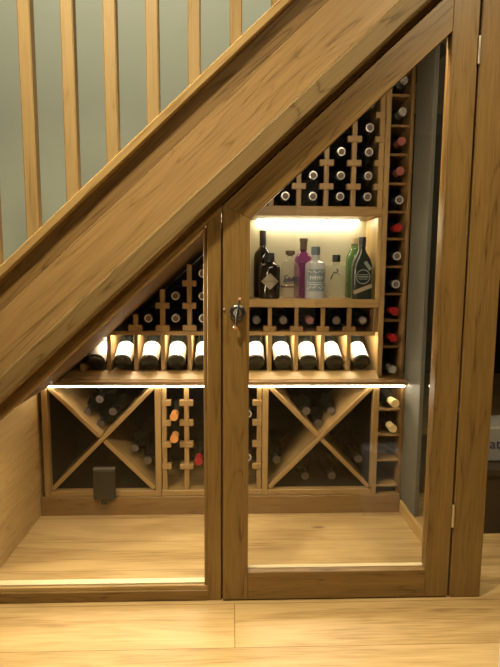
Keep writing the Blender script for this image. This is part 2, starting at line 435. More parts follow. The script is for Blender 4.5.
def yz_strip(name, sec, x0, x1, mat, parent):
    bm = bmesh.new(); W = Matrix.Translation((x0, sec[0][0], sec[0][1])); Wi = W.inverted()
    A = [bm.verts.new(Wi @ Vector((x0, y, z))) for y, z in sec]; B = [bm.verts.new(Wi @ Vector((x1, y, z))) for y, z in sec]
    n = len(sec); bm.faces.new(A); bm.faces.new(B[::-1])
    for i in range(n): bm.faces.new((A[i], B[i], B[(i+1) % n], A[(i+1) % n]))
    bmesh.ops.recalc_face_normals(bm, faces=bm.faces)
    me = bpy.data.meshes.new(name); bm.to_mesh(me); bm.free()
    return link(name, me, mat, parent, W)
M['sill'] = plain('lit_sill', (.72, .60, .38), .35, noise=.03)  # pale tone stands in for downlight caught on the rail top
yz_strip('sill_bead', [(.026, .0345), (.026, .044), (.041, .050), (.041, .0345)], -.795, -.068, M['sill'], sc)
prism('glass', [(-.795, .046), (-.079, .046), (-.079, SF-.011-.079*SL), (-.795, SF-.011-.795*SL)], .018, .024, M['glass'], sc, 'x', 0)
tag(box('wall_end', -.792, -.772, .046, .949, 0.0, .565, M['oak_rail'], None, 'y'), kind='structure')

# ------------------------------------------------------------------ the door
DI = 1.141-SL*.052            # inner diagonal at x=0
dr = thing('cupboard_door', (.32, 0, 0), 'trapezoid oak framed glass door under the stairs with iron latch', 'door')
Y0, Y1 = -.004, .036
prism('stile', [(-.0235, .004), (.052, .004), (.052, DI+SL*.052), (-.0235, DO-SL*.0235)], Y0, Y1, M['oak_frame'], dr, 'z')
prism('stile', [(.597, .004), (.669, .004), (.669, DO+SL*.669), (.597, DO+SL*.597)], Y0, Y1, M['oak_frame'], dr, 'z')
prism('top_rail', [(-.0235, DO-SL*.0235), (.052, DI+SL*.052), (.597, DI+SL*.597), (.597, DO+SL*.597)], Y0, Y1, M['oak_frame'], dr, ANG)
box('bottom_rail', .052, .597, Y0, Y1, .004, .092, M['oak_frame'], dr, 'x')
yz_strip('glazing_bead', [(.0195, .0925), (.0195, .0932), (.0300, .0965), (.0300, .0925)], .0525, .5965, M['sill'], dr)  # same painted-in light along the door's bottom rail
prism('glass', [(.052, .092), (.597, .092), (.597, DI+SL*.597), (.052, DI+SL*.052)], .013, .019, M['glass'], dr, 'x', 0)
for z0 in (1.561, .231):
    h = tube('hinge', [(.6715, -.007, z0), (.6715, -.007, z0+.072)], .0045, M['steel'], dr)
# latch handle
def disc(name, x, z, y, r, d, mat, parent, seg=28):
    Wd = Matrix.Translation((x, y, z)) @ Matrix.Rotation(R(90), 4, 'X')
    return lathe(name, [(0, 0), (r, 0), (r, d*.55), (r*.82, d*.9), (r*.55, d), (0, d)], mat, parent, Wd, seg)
hd = disc('latch_handle', .0178, .8805, Y0, .0225, .011, M['iron'], dr)
tag(hd, 'black iron latch handle')
disc('boss', .0178, .8805, Y0-.011, .0115, .014, M['steel'], hd)
tube('lever', [(.0235, Y0-.020, .915), (.0200, Y0-.026, .895), (.0178, Y0-.028, .880), (.0150, Y0-.026, .862), (.0125, Y0-.020, .846)], [.003, .0042, .0055, .0038, .0028], M['iron'], hd)
for x, z in ((.0238, .9205), (.0118, .8400)):
    lathe('ball_tip', [(0, -.0062), (.0044, -.0044), (.0062, 0), (.0044, .0044), (0, .0062)], M['copper'], hd, Matrix.Translation((x, Y0-.020, z)), 16)
disc('catch_plate', -.0195, .890, Y0, .0035, .005, M['ring'], dr, 12)

# newel post
nw = tag(box('newel_post', .6755, .771, -.004, .090, 0, 2.3, M['oak_frame'], None, 'z', .002), 'tall square oak post hinging the glazed door, at the right', 'post')

# side glass on its kerb
sg = thing('side_glazing', (.73, .3, 0), 'clear glass side panel standing on an oak kerb at the right end', 'glass panel')
box('kerb', .704, .746, .092, .5995, 0, .052, M['oak_rail'], sg, 'y', .003)
box('glass', .729, .735, .092, .5985, .052, 1.785, M['glass'], sg, 'x', 0)
tag(box('head_beam', .70, .79, .092, .949, 1.795, 1.815, M['grey_wall'], None, 'y'),
    'grey head rail above the side glass at the upper right', 'rail')

# ------------------------------------------------------------------ racks
YL, YU, YB = .573, .61, .93        # lower front, upper front, back
pl = thing('plinth', (-.03, YL, 0), 'brown oak plinth board running under the lower racks', 'plinth')
box('front_board', -.771, .703, YL-.008, YL+.012, 0, .076, M['oak_bar'], pl, 'x')
box('base_board', -.771, .703, YL+.012, YB-.01, .055, .076, M['oak_bar'], pl, 'x')

def bin_rack(x0, x1, z0, z1, label):
    t = thing('cross_bin_rack', ((x0+x1)/2, YL, z0), label, 'wine rack', 'cross shaped bins under the worktop')
    w_ = .024
    for xa in (x0, x1-w_):
        box('side_post', xa, xa+w_, YL, YL+.03, z0, z1, M['oak_rack'], t, 'z')
        box('side_shade_board', xa+.002, xa+w_-.002, YL+.0305, YB-.0125, z0, z1-.013, M['back'], t, 'z', 0)  # black board added so the bin's inner sides read as shade
    box('bottom_rail', x0+w_, x1-w_, YL, YL+.03, z0, z0+.024, M['oak_rack'], t, 'x')
    box('bottom_shade_board', x0+w_, x1-w_, YL+.0305, YB-.0125, z0, z0+.022, M['back'], t, 'x', 0)  # black for the shade on the bin floor
    box('top_rail', x0+w_, x1-w_, YL+.03, YB-.012, z1-.012, z1, M['oak_rack'], t, 'x')
    box('light_valance', x0+w_, x1-w_, YL+.001, YL+.012, z1-.012, z1, M['oak_rack'], t, 'x')  # added behind the LED strip to keep its light out of the bins
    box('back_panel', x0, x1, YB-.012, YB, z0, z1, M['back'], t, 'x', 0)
    a0, a1, b0, b1 = x0+w_, x1-w_, z0+.024, z1-.012
    cx, cz = (a0+a1)/2, (b0+b1)/2; h = .0085
    L_ = math.hypot(a1-a0, b1-b0); nx, nz = -(b1-b0)/L_*h, (a1-a0)/L_*h
    ang = math.atan2(b1-b0, a1-a0); e = .010
    dx, dz = (a1-a0)/L_*e, (b1-b0)/L_*e
    # full slat rising right, two half slats falling right
    prism('slat', [(a0+dx-nx, b0+dz-nz), (a1-dx-nx, b1-dz-nz), (a1-dx+nx, b1-dz+nz), (a0+dx+nx, b0+dz+nz)], YL+.002, YB-.013, M['oak_rack'], t, ang)
    for (px, pz, qx, qz) in ((a0+dx, b1-dz, cx-.0085, cz+.0085), (cx+.0085, cz-.0085, a1-dx, b0+dz)):
        prism('slat', [(px+nx, pz-nz), (qx+nx, qz-nz), (qx-nx, qz+nz), (px-nx, pz+nz)], YL+.002, YB-.013, M['oak_rack'], t, -ang)
    return cx, cz
ZL0, ZL1 = .0765, .5485
cL = bin_rack(-.756, -.282, ZL0, ZL1, 'left oak cross shaped bin rack below the worktop, seen through the fixed panel')
cR = bin_rack(.128, .604, ZL0, ZL1, 'right oak cross shaped bin rack below the worktop, seen through the door')

PG = .0135   # peg half height
def upright(name, x, y, z0, z1, pegs, t, half=.0095, side=0, depth=.02, mat=None):
    """thin post with short cross pegs, and a deeper rear twin"""
    mat = mat or M['oak_rack']
    bx = [(x-half, x+half, y, y+depth, z0, z1)]
    l = .0275 if side <= 0 else half; r = .0275 if side >= 0 else half
    for z in pegs: bx.append((x-l, x+r, y-.006, y+.018, z-PG*.85, z+PG*.85))
    return multi(name, bx, mat, t, 'z')

pr = thing('peg_rack', (-.075, YL, ZL0), 'low oak peg rack between the two cross shaped bins', 'wine rack')
box('bottom_rail', -.2815, .1275, YL, YB-.012, ZL0, ZL0+.024, M['oak_rack'], pr, 'x')
box('back_panel', -.2815, .1275, YB-.012, YB, ZL0, ZL1, M['back'], pr, 'x', 0)
LP = (.200, .293, .383, .466)
for z in LP: box('rear_rail', -.281, .127, YB-.06, YB-.045, z-.012, z+.012, M['back'], pr, 'x', 0)  # black stands in for the shade behind the front uprights
for x, s in ((-.270, 1), (-.180, 0), (-.080, 0), (.020, 0), (.116, -1)):
    upright('upright', x, YL+.008, ZL0+.024, ZL1-.012, LP, pr, side=s)

# worktop over the lower racks
wt = thing('worktop', (-.03, YL, .549), 'long oak worktop board over the lower racks with a glowing front edge light', 'worktop')
prism('top_board', [(-.757, .549), (.706, .549), (.706, .564), (-.757, .564)], YL-.045, YB, M['oak_bar'], wt, 'x')
ls = tag(box('led_strip', -.745, .704, YL-.007, YL-.001, .534, .5485, M['led'], None, 'x', .001), 'bright warm LED strip under the front edge of the worktop', 'light strip')

# display row
dp = thing('display_rack', (0, YU, .564), 'oak display row of slanted bottles standing on the worktop', 'wine rack')
PX = lambda k: .157+.108*k
def ledge(name, prof, mat, parent):
    """moulding along X whose left end is cut back as it rises: (x_left, y, z)"""
    W = Matrix.Translation((0, prof[0][1], prof[0][2])); Wi = W.inverted(); bm = bmesh.new()
    A = [bm.verts.new(Wi @ Vector(p)) for p in prof]; B = [bm.verts.new(Wi @ Vector((.596, p[1], p[2]))) for p in prof]
    n = len(prof); bm.faces.new(A); bm.faces.new(B[::-1])
    for i in range(n): bm.faces.new((A[i], B[i], B[(i+1) % n], A[(i+1) % n]))
    bmesh.ops.recalc_face_normals(bm, faces=bm.faces)
    me = bpy.data.meshes.new(name); bm.to_mesh(me); bm.free()
    return link(name, me, mat, parent, W)
ledge('bottom_rail', [(-.674, YL-.008, .5645), (-.672, YL-.008, .567), (-.651, YU-.004, .590), (-.651, YU+.022, .590), (-.651, YU+.022, .5645)], M['oak_rail'], dp)
for k in range(-7, 5):
    if k == 4: continue
    x = PX(k); zt = .752
    zt2 = min(.752, SF+SL*x-.006)
    box('divider', x-.0085, x+.0085, YU, YB-.012, .5905, .7365 if k > -7 else .62, M['oak_rack'], dp, 'z')
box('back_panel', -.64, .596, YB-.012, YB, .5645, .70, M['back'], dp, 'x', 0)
for k in range(-6, 4):
    x0_, x1_ = PX(k)-.0085, PX(k+1)+(-.0085 if k < 3 else -.002)
    box('top_bar', x0_, x1_, YU, YU+.018, .737, .753, M['oak_rack'], dp, 'x')
    box('bay_light_block', x0_, x1_, YU+.0185, YB-.013, .7465, .753, M['oak_bar'], dp, 'x', 0)  # added board keeping the bay strips' light out of the slots above
for k in range(-6, 4):
    e = box('bay_light', PX(k)+.014, PX(k+1)-.014, YU+.022, YU+.030,   .737, .7455, M['led_bay'], dp, 'x', 0)
    e['label'] = 'warm LED strip behind the top bar'

# left upper peg rack
pu = thing('peg_rack', (-.25, YU, .753), 'oak peg rack climbing under the stair slope, left of the door', 'wine rack')
UP = [.767+.0893*j for j in range(0, 6)]
for k in range(-5, -0):
    x = PX(k); top = SF+SL*(x-.0095)-.004
    pegs = [z for z in UP if z+.012 < SF+SL*(x-.0275)-.004]
    if k == -1: top = min(top, 1.19)
    upright('upright', x, YU+.002, .7535, top, [z for z in pegs if z < top-.012], pu, side=(0 if k < -1 else -1))
for z in UP[:5]: box('rear_rail', max(-.478, (z-SF)/SL+.02), PX(-1)-.013, YB-.05, YB-.035, z-.012, z+.012, M['back'], pu, 'x', 0)  # coloured black for the shade at the back
prism('back_panel', [(-.478, .7535), (PX(-1)-.012, .7535), (PX(-1)-.012, SF+SL*(PX(-1)-.012)-.01), (-.478, SF-.478*SL-.01)], YB-.012, YB, M['back'], pu, 'x', 0)

# spirit cubby above a low row of necks
nc = thing('spirit_cubby', (.32, YU, .753), 'lit oak cubby holding the row of spirit bottles', 'cabinet')
NX0, NX1 = PX(-1)+.010, .598
box('shelf', NX0, NX1, YU-.006, YB-.012, .852, .886, M['oak_rack'], nc, 'x')
box('top_board', NX0, NX1, YU-.006, YB-.012, 1.214, 1.252, M['oak_rack'], nc, 'x')
box('side_board', NX0, NX0+.014, YU, YB-.012, .8865, 1.2135, M['oak_rail'], nc, 'z')
box('side_board', NX1-.014, NX1, YU, YB-.012, .8865, 1.2135, M['oak_rail'], nc, 'z')
box('back_panel', NX0+.0145, NX1-.0145, .806, .818, .8865, 1.2135, M['niche_back'], nc, 'x', 0)
box('light_strip', NX0+.05, NX1-.05, .785, .800, 1.2095, 1.2135, M['led_hidden'], nc, 'x', 0)
box('lower_back_panel', NX0, NX1, YB-.012, YB, .7545, .8515, M['back'], nc, 'x', 0)
for k in range(0, 4):
    multi('divider', [(PX(k)-.008, PX(k)+.008, YU+.002, YU+.022, .7535, .8515), (PX(k)-.025, PX(k)+.025, YU-.002, YU+.018, .7535, .775)], M['oak_bar'], nc, 'z')
box('divider', PX(4)-.008, .598, YU+.002, YB-.02, .7535, .8515, M['oak_bar'], nc, 'z')

# right upper peg rack
pq = thing('peg_rack', (.38, YU, 1.252), 'tall oak peg rack above the lit cubby, seen through the door', 'wine rack')
UQ = [1.329+.0905*j for j in range(0, 5)]
for k in range(0, 5):
    x = PX(k); top = min(SF+SL*(x-.0095)-.006, 1.79)
    side = 0 if k < 4 else -1
    x_ = x if k < 4 else .588
    pegs = [z for z in UQ if z+.014 < SF+SL*(x-.0275)-.006 and z < 1.77]
    upright('upright', x_, YU+.002, 1.2525, top, pegs, pq, side=side)
for z in UQ: box('rear_rail', max(.07, (z-SF)/SL+.02), .597, YB-.05, YB-.035, z-.012, z+.012, M['back'], pq, 'x', 0)  # rear shade put into the rail colour here too
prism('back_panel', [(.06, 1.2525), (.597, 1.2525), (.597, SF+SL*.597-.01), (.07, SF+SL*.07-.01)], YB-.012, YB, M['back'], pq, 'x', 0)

# narrow bottle column
cr = thing('column_rack', (.66, YU, .076), 'narrow full height oak bottle column at the right end of the racks', 'wine rack')
CZU = [1.725, 1.610, 1.500, 1.388, 1.278, 1.171, 1.060, .949, .840, .731, .623]
CZL = [.476, .368]
box('side_board', .5985, .6195, YU-.006, YB-.012, .5645, 1.79, M['oak_rack'], cr, 'z')
box('side_board', .6975, .7115, YU, YB-.012, .5645, 1.79, M['oak_bar'], cr, 'z')
box('back_panel', .6195, .6975, YB-.012, YB, .5645, 1.79, M['back'], cr, 'x', 0)
box('side_board', .6975, .7115, YL+.01, YB-.012, .0765, .5485, M['oak_bar'], cr, 'z')
box('back_panel', .6045, .6975, YB-.012, YB, .0765, .5485, M['back'], cr, 'x', 0)
for z in CZU[:-1]:
    box('shelf', .6198, .6973, YU+.02, YB-.0125, z-.0475, z-.0375, M['oak_bar'], cr, 'x')
for z in (.476-.0375, .368-.0375, .26-.0375, .15-.0375):
    box('shelf', .6045, .6973, YL+.014, YB-.0125, z-.010, z, M['oak_rack'], cr, 'x')
box('top_board', .5985, .7045, YU-.006, YB-.012, 1.7905, 1.7945, M['oak_bar'], cr, 'x')

# light strip tucked behind the door frame head
def diag_strip(name, x0, x1, z_at0, y0, y1, th, label):
    p = prism(name, [(x0, z_at0+SL*x0), (x1, z_at0+SL*x1), (x1, z_at0+th+SL*x1), (x0, z_at0+th+SL*x0)], y0, y1, M['led_slim' if x0 < 0 else 'led_head'], None, ANG, 0)
    return tag(p, label, 'light strip')
diag_strip('led_strip', .07, .58, SF-.012, .060, .075, .012, 'warm LED strip hidden under the soffit behind the door head')

diag_strip('led_strip', -.66, -.10, SF+.011, .052, .070, .008, 'warm LED strip recessed above the left glass panel head')
e = box('bay_light', -.508, -.5005, .662, .73, .704, .714, M['led_bay'], dp, 'y', 0)  # extra strip added out of view to brighten the leftmost label
# ------------------------------------------------------------------ bottles
WP = [(0, .004), (.028, .0), (.0345, .003), (.036, .010), (.036, .185), (.034, .200), (.028, .214), (.020, .226), (.0155, .240), (.0145, .255), (.0142, .30)]
BM = lathe_me('bottle', WP, 28)
CAPM = lathe_me('capsule', [(.0152, .240), (.0150, .262), (.0150, .285), (.0165, .287), (.0165, .299)], 20)
RIM = lathe_me('rim', [(.0165, .299), (.0160, .3018), (.0118, .3022), (.0114, .3005)], 20)
TOP = lathe_me('cork', [(.0122, .3006), (0, .3008)], 20)
LAB = lathe_me('label', [(.0364, .012), (.0364, .106)], 22, R(90-100), R(90+100))
PUNT = lathe_me('punt', [(.027, .0012), (.020, .0018), (.0, .010)], 20)
for me, mt in ((BM, 'bottle_glass'),): me.materials.append(M[mt])
_mesh = {}
def child_of(name, src, mat, parent):
    key = (src.name, mat.name)
    if key not in _mesh:
        c = src.copy(); c.materials.clear(); c.materials.append(mat); _mesh[key] = c
        for p in c.polygons: p.use_smooth = True
        try: c.set_sharp_from_angle(angle=R(40))
        except Exception: pass
    o = bpy.data.objects.new(name, _mesh[key]); col.objects.link(o); o.parent = parent
    return o
def make_bottle(cap, rim='ring', label=False):
    r = bpy.data.objects.new('wine_bottle', None); col.objects.link(r); r.empty_display_size = .03
    child_of('bottle_body', BM, M['bottle_glass'], r)
    c = child_of('capsule', CAPM, M[cap], r)
    child_of('capsule_rim', RIM, M[rim], c)
    child_of('cork_end', TOP, M['cork'] if cap in ('cap_black', 'cap_shaded') else M[cap], c)
    if label:
        child_of('paper_label', LAB, M['label'], r)
    return r
protos = {}
def bottle(x, z, ytip, cap, label_text, group, rim='ring', tilt=0, turn=0, lab=False, base_forward=False):
    key = (cap, rim, lab)
    if key not in protos:
        r = make_bottle(cap, rim, lab); protos[key] = r
    else:
        src = protos[key]; r = src.copy(); col.objects.link(r)
        for ch in list(src.children):
            c = ch.copy(); col.objects.link(c); c.parent = r
            for g in list(ch.children):
                d = g.copy(); col.objects.link(d); d.parent = c
    if base_forward:
        rot = Matrix.Rotation(R(-turn), 4, 'Z') @ Matrix.Rotation(R(-90+tilt), 4, 'X') @ Matrix.Rotation(R(180), 4, 'Z')
        r.matrix_basis = Matrix.Translation((x, ytip, z)) @ rot
    else:
        rot = Matrix.Rotation(R(turn), 4, 'Z') @ Matrix.Rotation(R(90+tilt), 4, 'X')
        r.matrix_basis = Matrix.Translation((x, ytip, z)) @ rot @ Matrix.Translation((0, 0, -.302))
    tag(r, label_text, 'bottle', group)
    return r

# slanted bottles on display: base to the front, label up
names = {-7: 'in the leftmost bay, half under the stair slope', -6: 'second from the left end', -5: 'third from the left end',
         -4: 'fourth from the left end', -3: 'partly behind stile', -1: 'nearest the door latch stile', 0: 'second right of the latch stile',
         1: 'middle one behind the door glass', 2: 'fourth right of the latch stile', 3: 'rightmost, beside the narrow column'}
T = 26
for k, nm in names.items():
    x = PX(k+.5)
    zc = .5645+.036*math.cos(R(T))+.004
    zc = .590+.036*math.cos(R(T))-.012
    b = bottle(x+random.uniform(-.003, .003), zc+.013, YU-.002+.036*math.sin(R(T))-.012, 'cap_black', 'slanted white labelled bottle on display row, '+nm,
               'slanted bottles on the display row', lab=True, tilt=T, base_forward=True, turn=random.uniform(-2, 2))
    b.matrix_basis = b.matrix_basis @ Matrix.Rotation(R(random.uniform(-14, 14)), 4, 'Z')

G1 = 'bottles in the left upper peg rack'
ordn = ['lowest', 'second row up', 'third row up', 'fourth row up']
colL = {-5: 'column nearest slope foot', -4: 'middle column', -3: 'column beside screen stile'}
for k, rows in ((-5, [0]), (-4, [0, 1]), (-3, [0, 1, 2])):
    for j in rows:
        bottle(PX(k+.5), UP[j]+.0398, YU-.012, 'cap_black', 'dark bottle neck in left upper peg rack, %s, %s' % (ordn[j], colL[k]), G1, tilt=1)
bottle(PX(-1.5), UP[0]+.0398, YU-.012, 'cap_black', 'dark wine bottle behind the stiles, lowest in the left upper peg rack', G1, tilt=1)
G2 = 'bottles in the right upper peg rack'
colR = ['column nearest the door head corner', 'second column from the left', 'third column from the left', 'rightmost column']
for c, rows in enumerate((1, 2, 3, 5)):
    for j in range(rows):
        z = 1.2525+.0365 if j == 0 else UQ[j-1]+.0398
        bottle(PX(c+.5), z, YU-.012, 'cap_black', 'pale rimmed bottle above the cubby, %s, %s' % (colR[c], ['bottom', 'second', 'third', 'fourth', 'topmost'][j]+' row'), G2, tilt=1)
G3 = 'bottles in the low slots under the spirit cubby'
for k, cp in ((-1, 'cap_black'), (0, 'cap_black'), (1, 'cap_rose'), (2, 'cap_black'), (3, 'cap_silver')):
    bottle(PX(k+.5), .7995, YU-.004, cp, 'dark bottle neck in the slot under the spirit cubby, %s' % ['first from the left', 'second from the left', 'pink capped middle one', 'fourth from the left', 'silver capped rightmost one'][k+1], G3, rim='ring_shaded', tilt=1.5, turn=(-6 if k > 1 else 0))
G4 = 'bottles in the narrow right column'
caps = ['cap_silver', 'cap_silver', 'cap_rose', 'cap_rose', 'cap_black', 'cap_red', 'cap_black', 'cap_black', 'cap_red', 'cap_red', 'cap_silver']
cn = ['silver topped bottle, topmost in the narrow right column', 'silver topped bottle, second from the top of the narrow right column',
      'dull pink topped bottle in the narrow right column, upper of two', 'dull pink topped bottle in the narrow right column, lower of two',
      'pale rimmed dark bottle in the right column, level with the cubby head', 'red topped bottle in the right column, level with the lit cubby back',
      'dark topped bottle in the right column, beside the tall spirit bottles', 'dark topped bottle in the right column, just above two red tops',
      'red topped bottle in the right column, level with the slots under the cubby', 'red topped bottle in the right column, level with the top of the slanted row',
      'silver topped bottle in the right column, resting just above the worktop']
for z, c, n in zip(CZU, caps, cn):
    bottle(.6585, z-.0008 if z > .65 else .6008, YU-.022, c, n, G4, rim='ring' if c == 'cap_black' else c)
bottle(.655, .476, YL-.050, 'cap_cream', 'gold foiled bottle neck in the low right column, upper of two', G4, rim='cap_cream', turn=3)
bottle(.655, .368, YL-.035, 'cap_cream', 'gold foiled bottle neck in the low right column, lower of two', G4, rim='cap_cream')
G5 = 'bottles in the low centre peg rack'
for x, j, c, n in ((-.225, 2, 'cap_gold', 'orange gold capped bottle in the low centre peg rack, upper of two'),
                   (-.225, 1, 'cap_gold', 'orange gold capped bottle in the low centre peg rack, lower of two'),
                   (-.130, 0, 'cap_red', 'red capped bottle in the low centre peg rack beside the stile'),
                   (.068, 2, 'cap_black', 'dark bottle right of the latch stile in the low peg rack, upper one'),
                   (.068, 0, 'cap_black', 'dark bottle right of the latch stile in the low peg rack, lower one')):
    bottle(x, LP[j]+.0395, YL-.045 if c != 'cap_black' else YL-.005, c, n, G5, rim=c if c != 'cap_black' else 'ring', tilt=1)

S2 = math.sqrt(.5)
def lat(C, i, j, off=.0455): return (C[0]+(off+.0735*i)*S2-(off+.0735*j)*S2, C[1]+(off+.0735*i)*S2+(off+.0735*j)*S2)
G6 = 'bottles in the left cross bins'; G7 = 'bottles in the right cross bins'
YT = YL+.05
for (i, j), n in zip(((0, 0), (0, 1), (1, 0), (1, 1)), ('lowest in the upper V', 'left in the upper V', 'right in the upper V', 'topmost in the upper V')):
    x, z = lat(cL, i, j); bottle(x-.018, z-.016, YT, 'cap_shaded', 'dark bottle neck in the left cross bins, '+n, G6, rim='ring_shaded', turn=-3.5+random.uniform(-1, 1), tilt=3)
for d, n in ((.125, 'upper one in the right hand bin'), (.199, 'lower one in the right hand bin')):
    bottle(cL[0]+.0325+d*S2, cL[1]+.0325-d*S2, YT, 'cap_shaded', 'dark bottle neck in the left cross bins, '+n, G6, rim='ring_shaded')
for (i, j), n in zip(((0, 0), (0, 1), (1, 0)), ('lowest in the upper V', 'left in the upper V', 'right in the upper V')):
    x, z = lat(cR, i, j); bottle(x, z-.016, YT, 'cap_shaded', 'dark bottle neck in the right cross bins, '+n, G7, rim='ring_shaded', turn=random.uniform(-1, 1), tilt=3)
bottle(cR[0]-.0325-.199*S2, cR[1]+.0325-.199*S2, YT, 'cap_shaded', 'dark bottle neck in the right cross bins, alone in the left hand bin', G7, rim='ring_shaded')
bottle(cR[0]+.0325+.199*S2, cR[1]+.0325-.199*S2, YT, 'cap_shaded', 'dark bottle neck in the right cross bins, alone in the right hand bin', G7, rim='ring_shaded')
bottle(cR[0]-.052, .1005+.0365, YT, 'cap_shaded', 'dark bottle neck in the bottom bin of the right cross rack, left of two', G7, rim='ring_shaded')
bottle(cR[0]+.062, .1005+.0365, YT, 'cap_shaded', 'dark bottle neck in the bottom bin of the right cross rack, right of two', G7, rim='ring_shaded')

# small box at the left bin
sb = thing('sensor_box', (-.51, YL-.02, .09), 'small smoked grey box fixed low on the front of the left cross rack', 'box')
box('case', -.553, -.466, YL-.030, YL-.0085, .075, .200, M['smoke'], sb, 'x', .004)
box('lid', -.553, -.466, YL-.030, YL-.0085, .2005, .208, M['smoke2'], sb, 'x', .002)
box('plug', -.524, -.498, YL-.026, YL-.0085, .052, .0745, M['black'], sb, 'x', .003)

# ------------------------------------------------------------------ spirit bottles
ZS = .8865
M['g_black'] = plain('black_spirit_glass', (.012, .010, .008), .12, spec=.7)
M['g_clear'] = pane_mat('clear_spirit_glass', (.93, .93, .90), .03, ((.80, .79, .70), .10))
M['g_frost'] = pane_mat('frosted_spirit_glass', (.80, .82, .82), .25, ((.62, .66, .68), .55))
M['g_pink'] = pane_mat('magenta_spirit_glass', (.62, .24, .60), .05, ((.24, .03, .22), .16))
M['g_green'] = pane_mat('green_spirit_glass', (.50, .66, .42), .05, ((.16, .30, .14), .30))
M['g_dark'] = plain('dark_green_spirit_glass', (.018, .026, .021), .15, spec=.6)
M['tan'] = plain('tan_label', (.27, .225, .155), .6, noise=.1)
M['ink'] = plain('dark_ink', (.03, .03, .05), .6)
M['ink_tan'] = plain('brown_ink', (.12, .08, .05), .6)
M['blue_label'] = plain('blue_grey_label', (.13, .17, .20), .6, noise=.15)
M['pale_ink'] = plain('pale_print', (.60, .60, .56), .6)
M['grey_label'] = plain('grey_green_label', (.16, .19, .18), .6, noise=.12)
M['blue_cap'] = plain('slate_stopper', (.10, .14, .18), .5)
M['wood_cap'] = plain('brown_stopper', (.10, .06, .03), .5)
M['pale_cap'] = plain('pale_stopper', (.55, .47, .28), .5)

def sq_loft(name, secs, mat, parent, world, n=6, bev=.25):
    """rounded-rectangle sections (halfx, halfy, z, roundness 0..1)"""
    bm = bmesh.new(); rings = []; cnt = 32
    for hx, hy, z, rd in secs:
        ring = []
        p = 2+ (1-rd)*6
        for i in range(cnt):
            t = 2*math.pi*(i+.5)/cnt; c, s = math.cos(t), math.sin(t)
            k = (abs(c)**p+abs(s)**p)**(-1/p)
            ring.append(bm.verts.new((hx*c*k, hy*s*k, z)))
        rings.append(ring)
    for A, B in zip(rings, rings[1:]):
        for i in range(cnt): bm.faces.new((A[i], A[(i+1) % cnt], B[(i+1) % cnt], B[i]))
    bm.faces.new(rings[0][::-1]); bm.faces.new(rings[-1])
    bmesh.ops.recalc_face_normals(bm, faces=bm.faces)
    me = bpy.data.meshes.new(name); bm.to_mesh(me); bm.free()
    return smooth(link(name, me, mat, parent, world), 35)

def wrap(name, quads, r, mat, parent, o, ycyl=True):
    """marks lying on a bottle's front: (x0,z0,x1,z1,w) strokes; r = radius for round bottles, or flat depth"""
    bm = bmesh.new()
    def yy(x): return -(math.sqrt(max(r*r-x*x, 1e-8)) if ycyl else r)
    for q in quads:
        n = 8 if ycyl else 1
        if len(q) == 5:
            x0, z0, x1, z1, wd = q; L_ = math.hypot(x1-x0, z1-z0) or 1; px, pz = -(z1-z0)/L_*wd/2, (x1-x0)/L_*wd/2
            c = [(x0-px, z0-pz), (x1-px, z1-pz), (x1+px, z1+pz), (x0+px, z0+pz)]
        else: c = q[0]
        lo = []; hi = []
        for i in range(n+1):
            t = i/n
            lo.append(((c[0][0]*(1-t)+c[1][0]*t), (c[0][1]*(1-t)+c[1][1]*t)))
            hi.append(((c[3][0]*(1-t)+c[2][0]*t), (c[3][1]*(1-t)+c[2][1]*t)))
        vl = [bm.verts.new((x, yy(x), z)) for x, z in lo]; vh = [bm.verts.new((x, yy(x), z)) for x, z in hi]
        for i in range(n): bm.faces.new((vl[i], vl[i+1], vh[i+1], vh[i]))
    me = bpy.data.meshes.new(name); bm.to_mesh(me); bm.free()
    return link(name, me, mat, parent, Matrix.Translation(o))

def text(name, s, size, mat, parent, loc, bend=0, rx=90, shear=0):
    cu = bpy.data.curves.new(name, 'FONT'); cu.body = s; cu.size = size; cu.align_x = 'CENTER'; cu.align_y = 'CENTER'; cu.shear = shear
    cu.extrude = .0002
    t = bpy.data.objects.new('t', cu); col.objects.link(t)
    me = bpy.data.meshes.new_from_object(t); col.objects.unlink(t); bpy.data.objects.remove(t)
    me.materials.clear()
    return link(name, me, mat, parent, Matrix.Translation(loc) @ Matrix.Rotation(R(rx), 4, 'X'))

def spirit(x, y, label): return thing('spirit_bottle', (x, y, ZS), label, 'bottle', 'spirit bottles in the lit cubby'), Matrix.Translation((x, y, ZS)), (x, y, ZS)

# 1 tall black wine-shaped bottle at the back
t, Wt, o = spirit(.133, .735, 'tall slender black bottle with long neck at the left back of the cubby')
lathe('bottle_body', [(0, .002), (.036, 0), (.038, .006), (.038, .165), (.034, .185), (.022, .200), (.0145, .212), (.0135, .262)], M['g_black'], t, Wt)
lathe('capsule', [(.0145, .215), (.0145, .275), (.0135, .278), (0, .278)], M['cap_black'], t, Wt)
# 2 squat apothecary bottle
t, Wt, o = spirit(.155, .640, 'squat black apothecary bottle with tan diamond label, front left of the cubby')
lathe('bottle_body', [(0, .002), (.041, 0), (.0435, .005), (.0435, .120), (.041, .130), (.030, .140), (.018, .146), (.0165, .155)], M['g_black'], t, Wt)
lathe('stopper', [(.0195, .147), (.0195, .181), (.018, .183), (0, .183)], M['black'], t, Wt)
def arc_quad(c): return (c,)
lb = wrap('diamond_label', [arc_quad([(-.035, .069), (0, .036), (0, .069), (-.035, .0691)]), arc_quad([(0, .036), (.035, .069), (.035, .0691), (0, .069)]),
                       arc_quad([(-.035, .069), (0, .069), (0, .102), (-.035, .0692)]), arc_quad([(0, .069), (.035, .069), (.035, .0692), (0, .102)])], .0441, M['tan'], t, o)
text('lettering', "HENDRICK'S", .0115, M['ink_tan'], t, (o[0], o[1]-.0445, o[2]+.069))
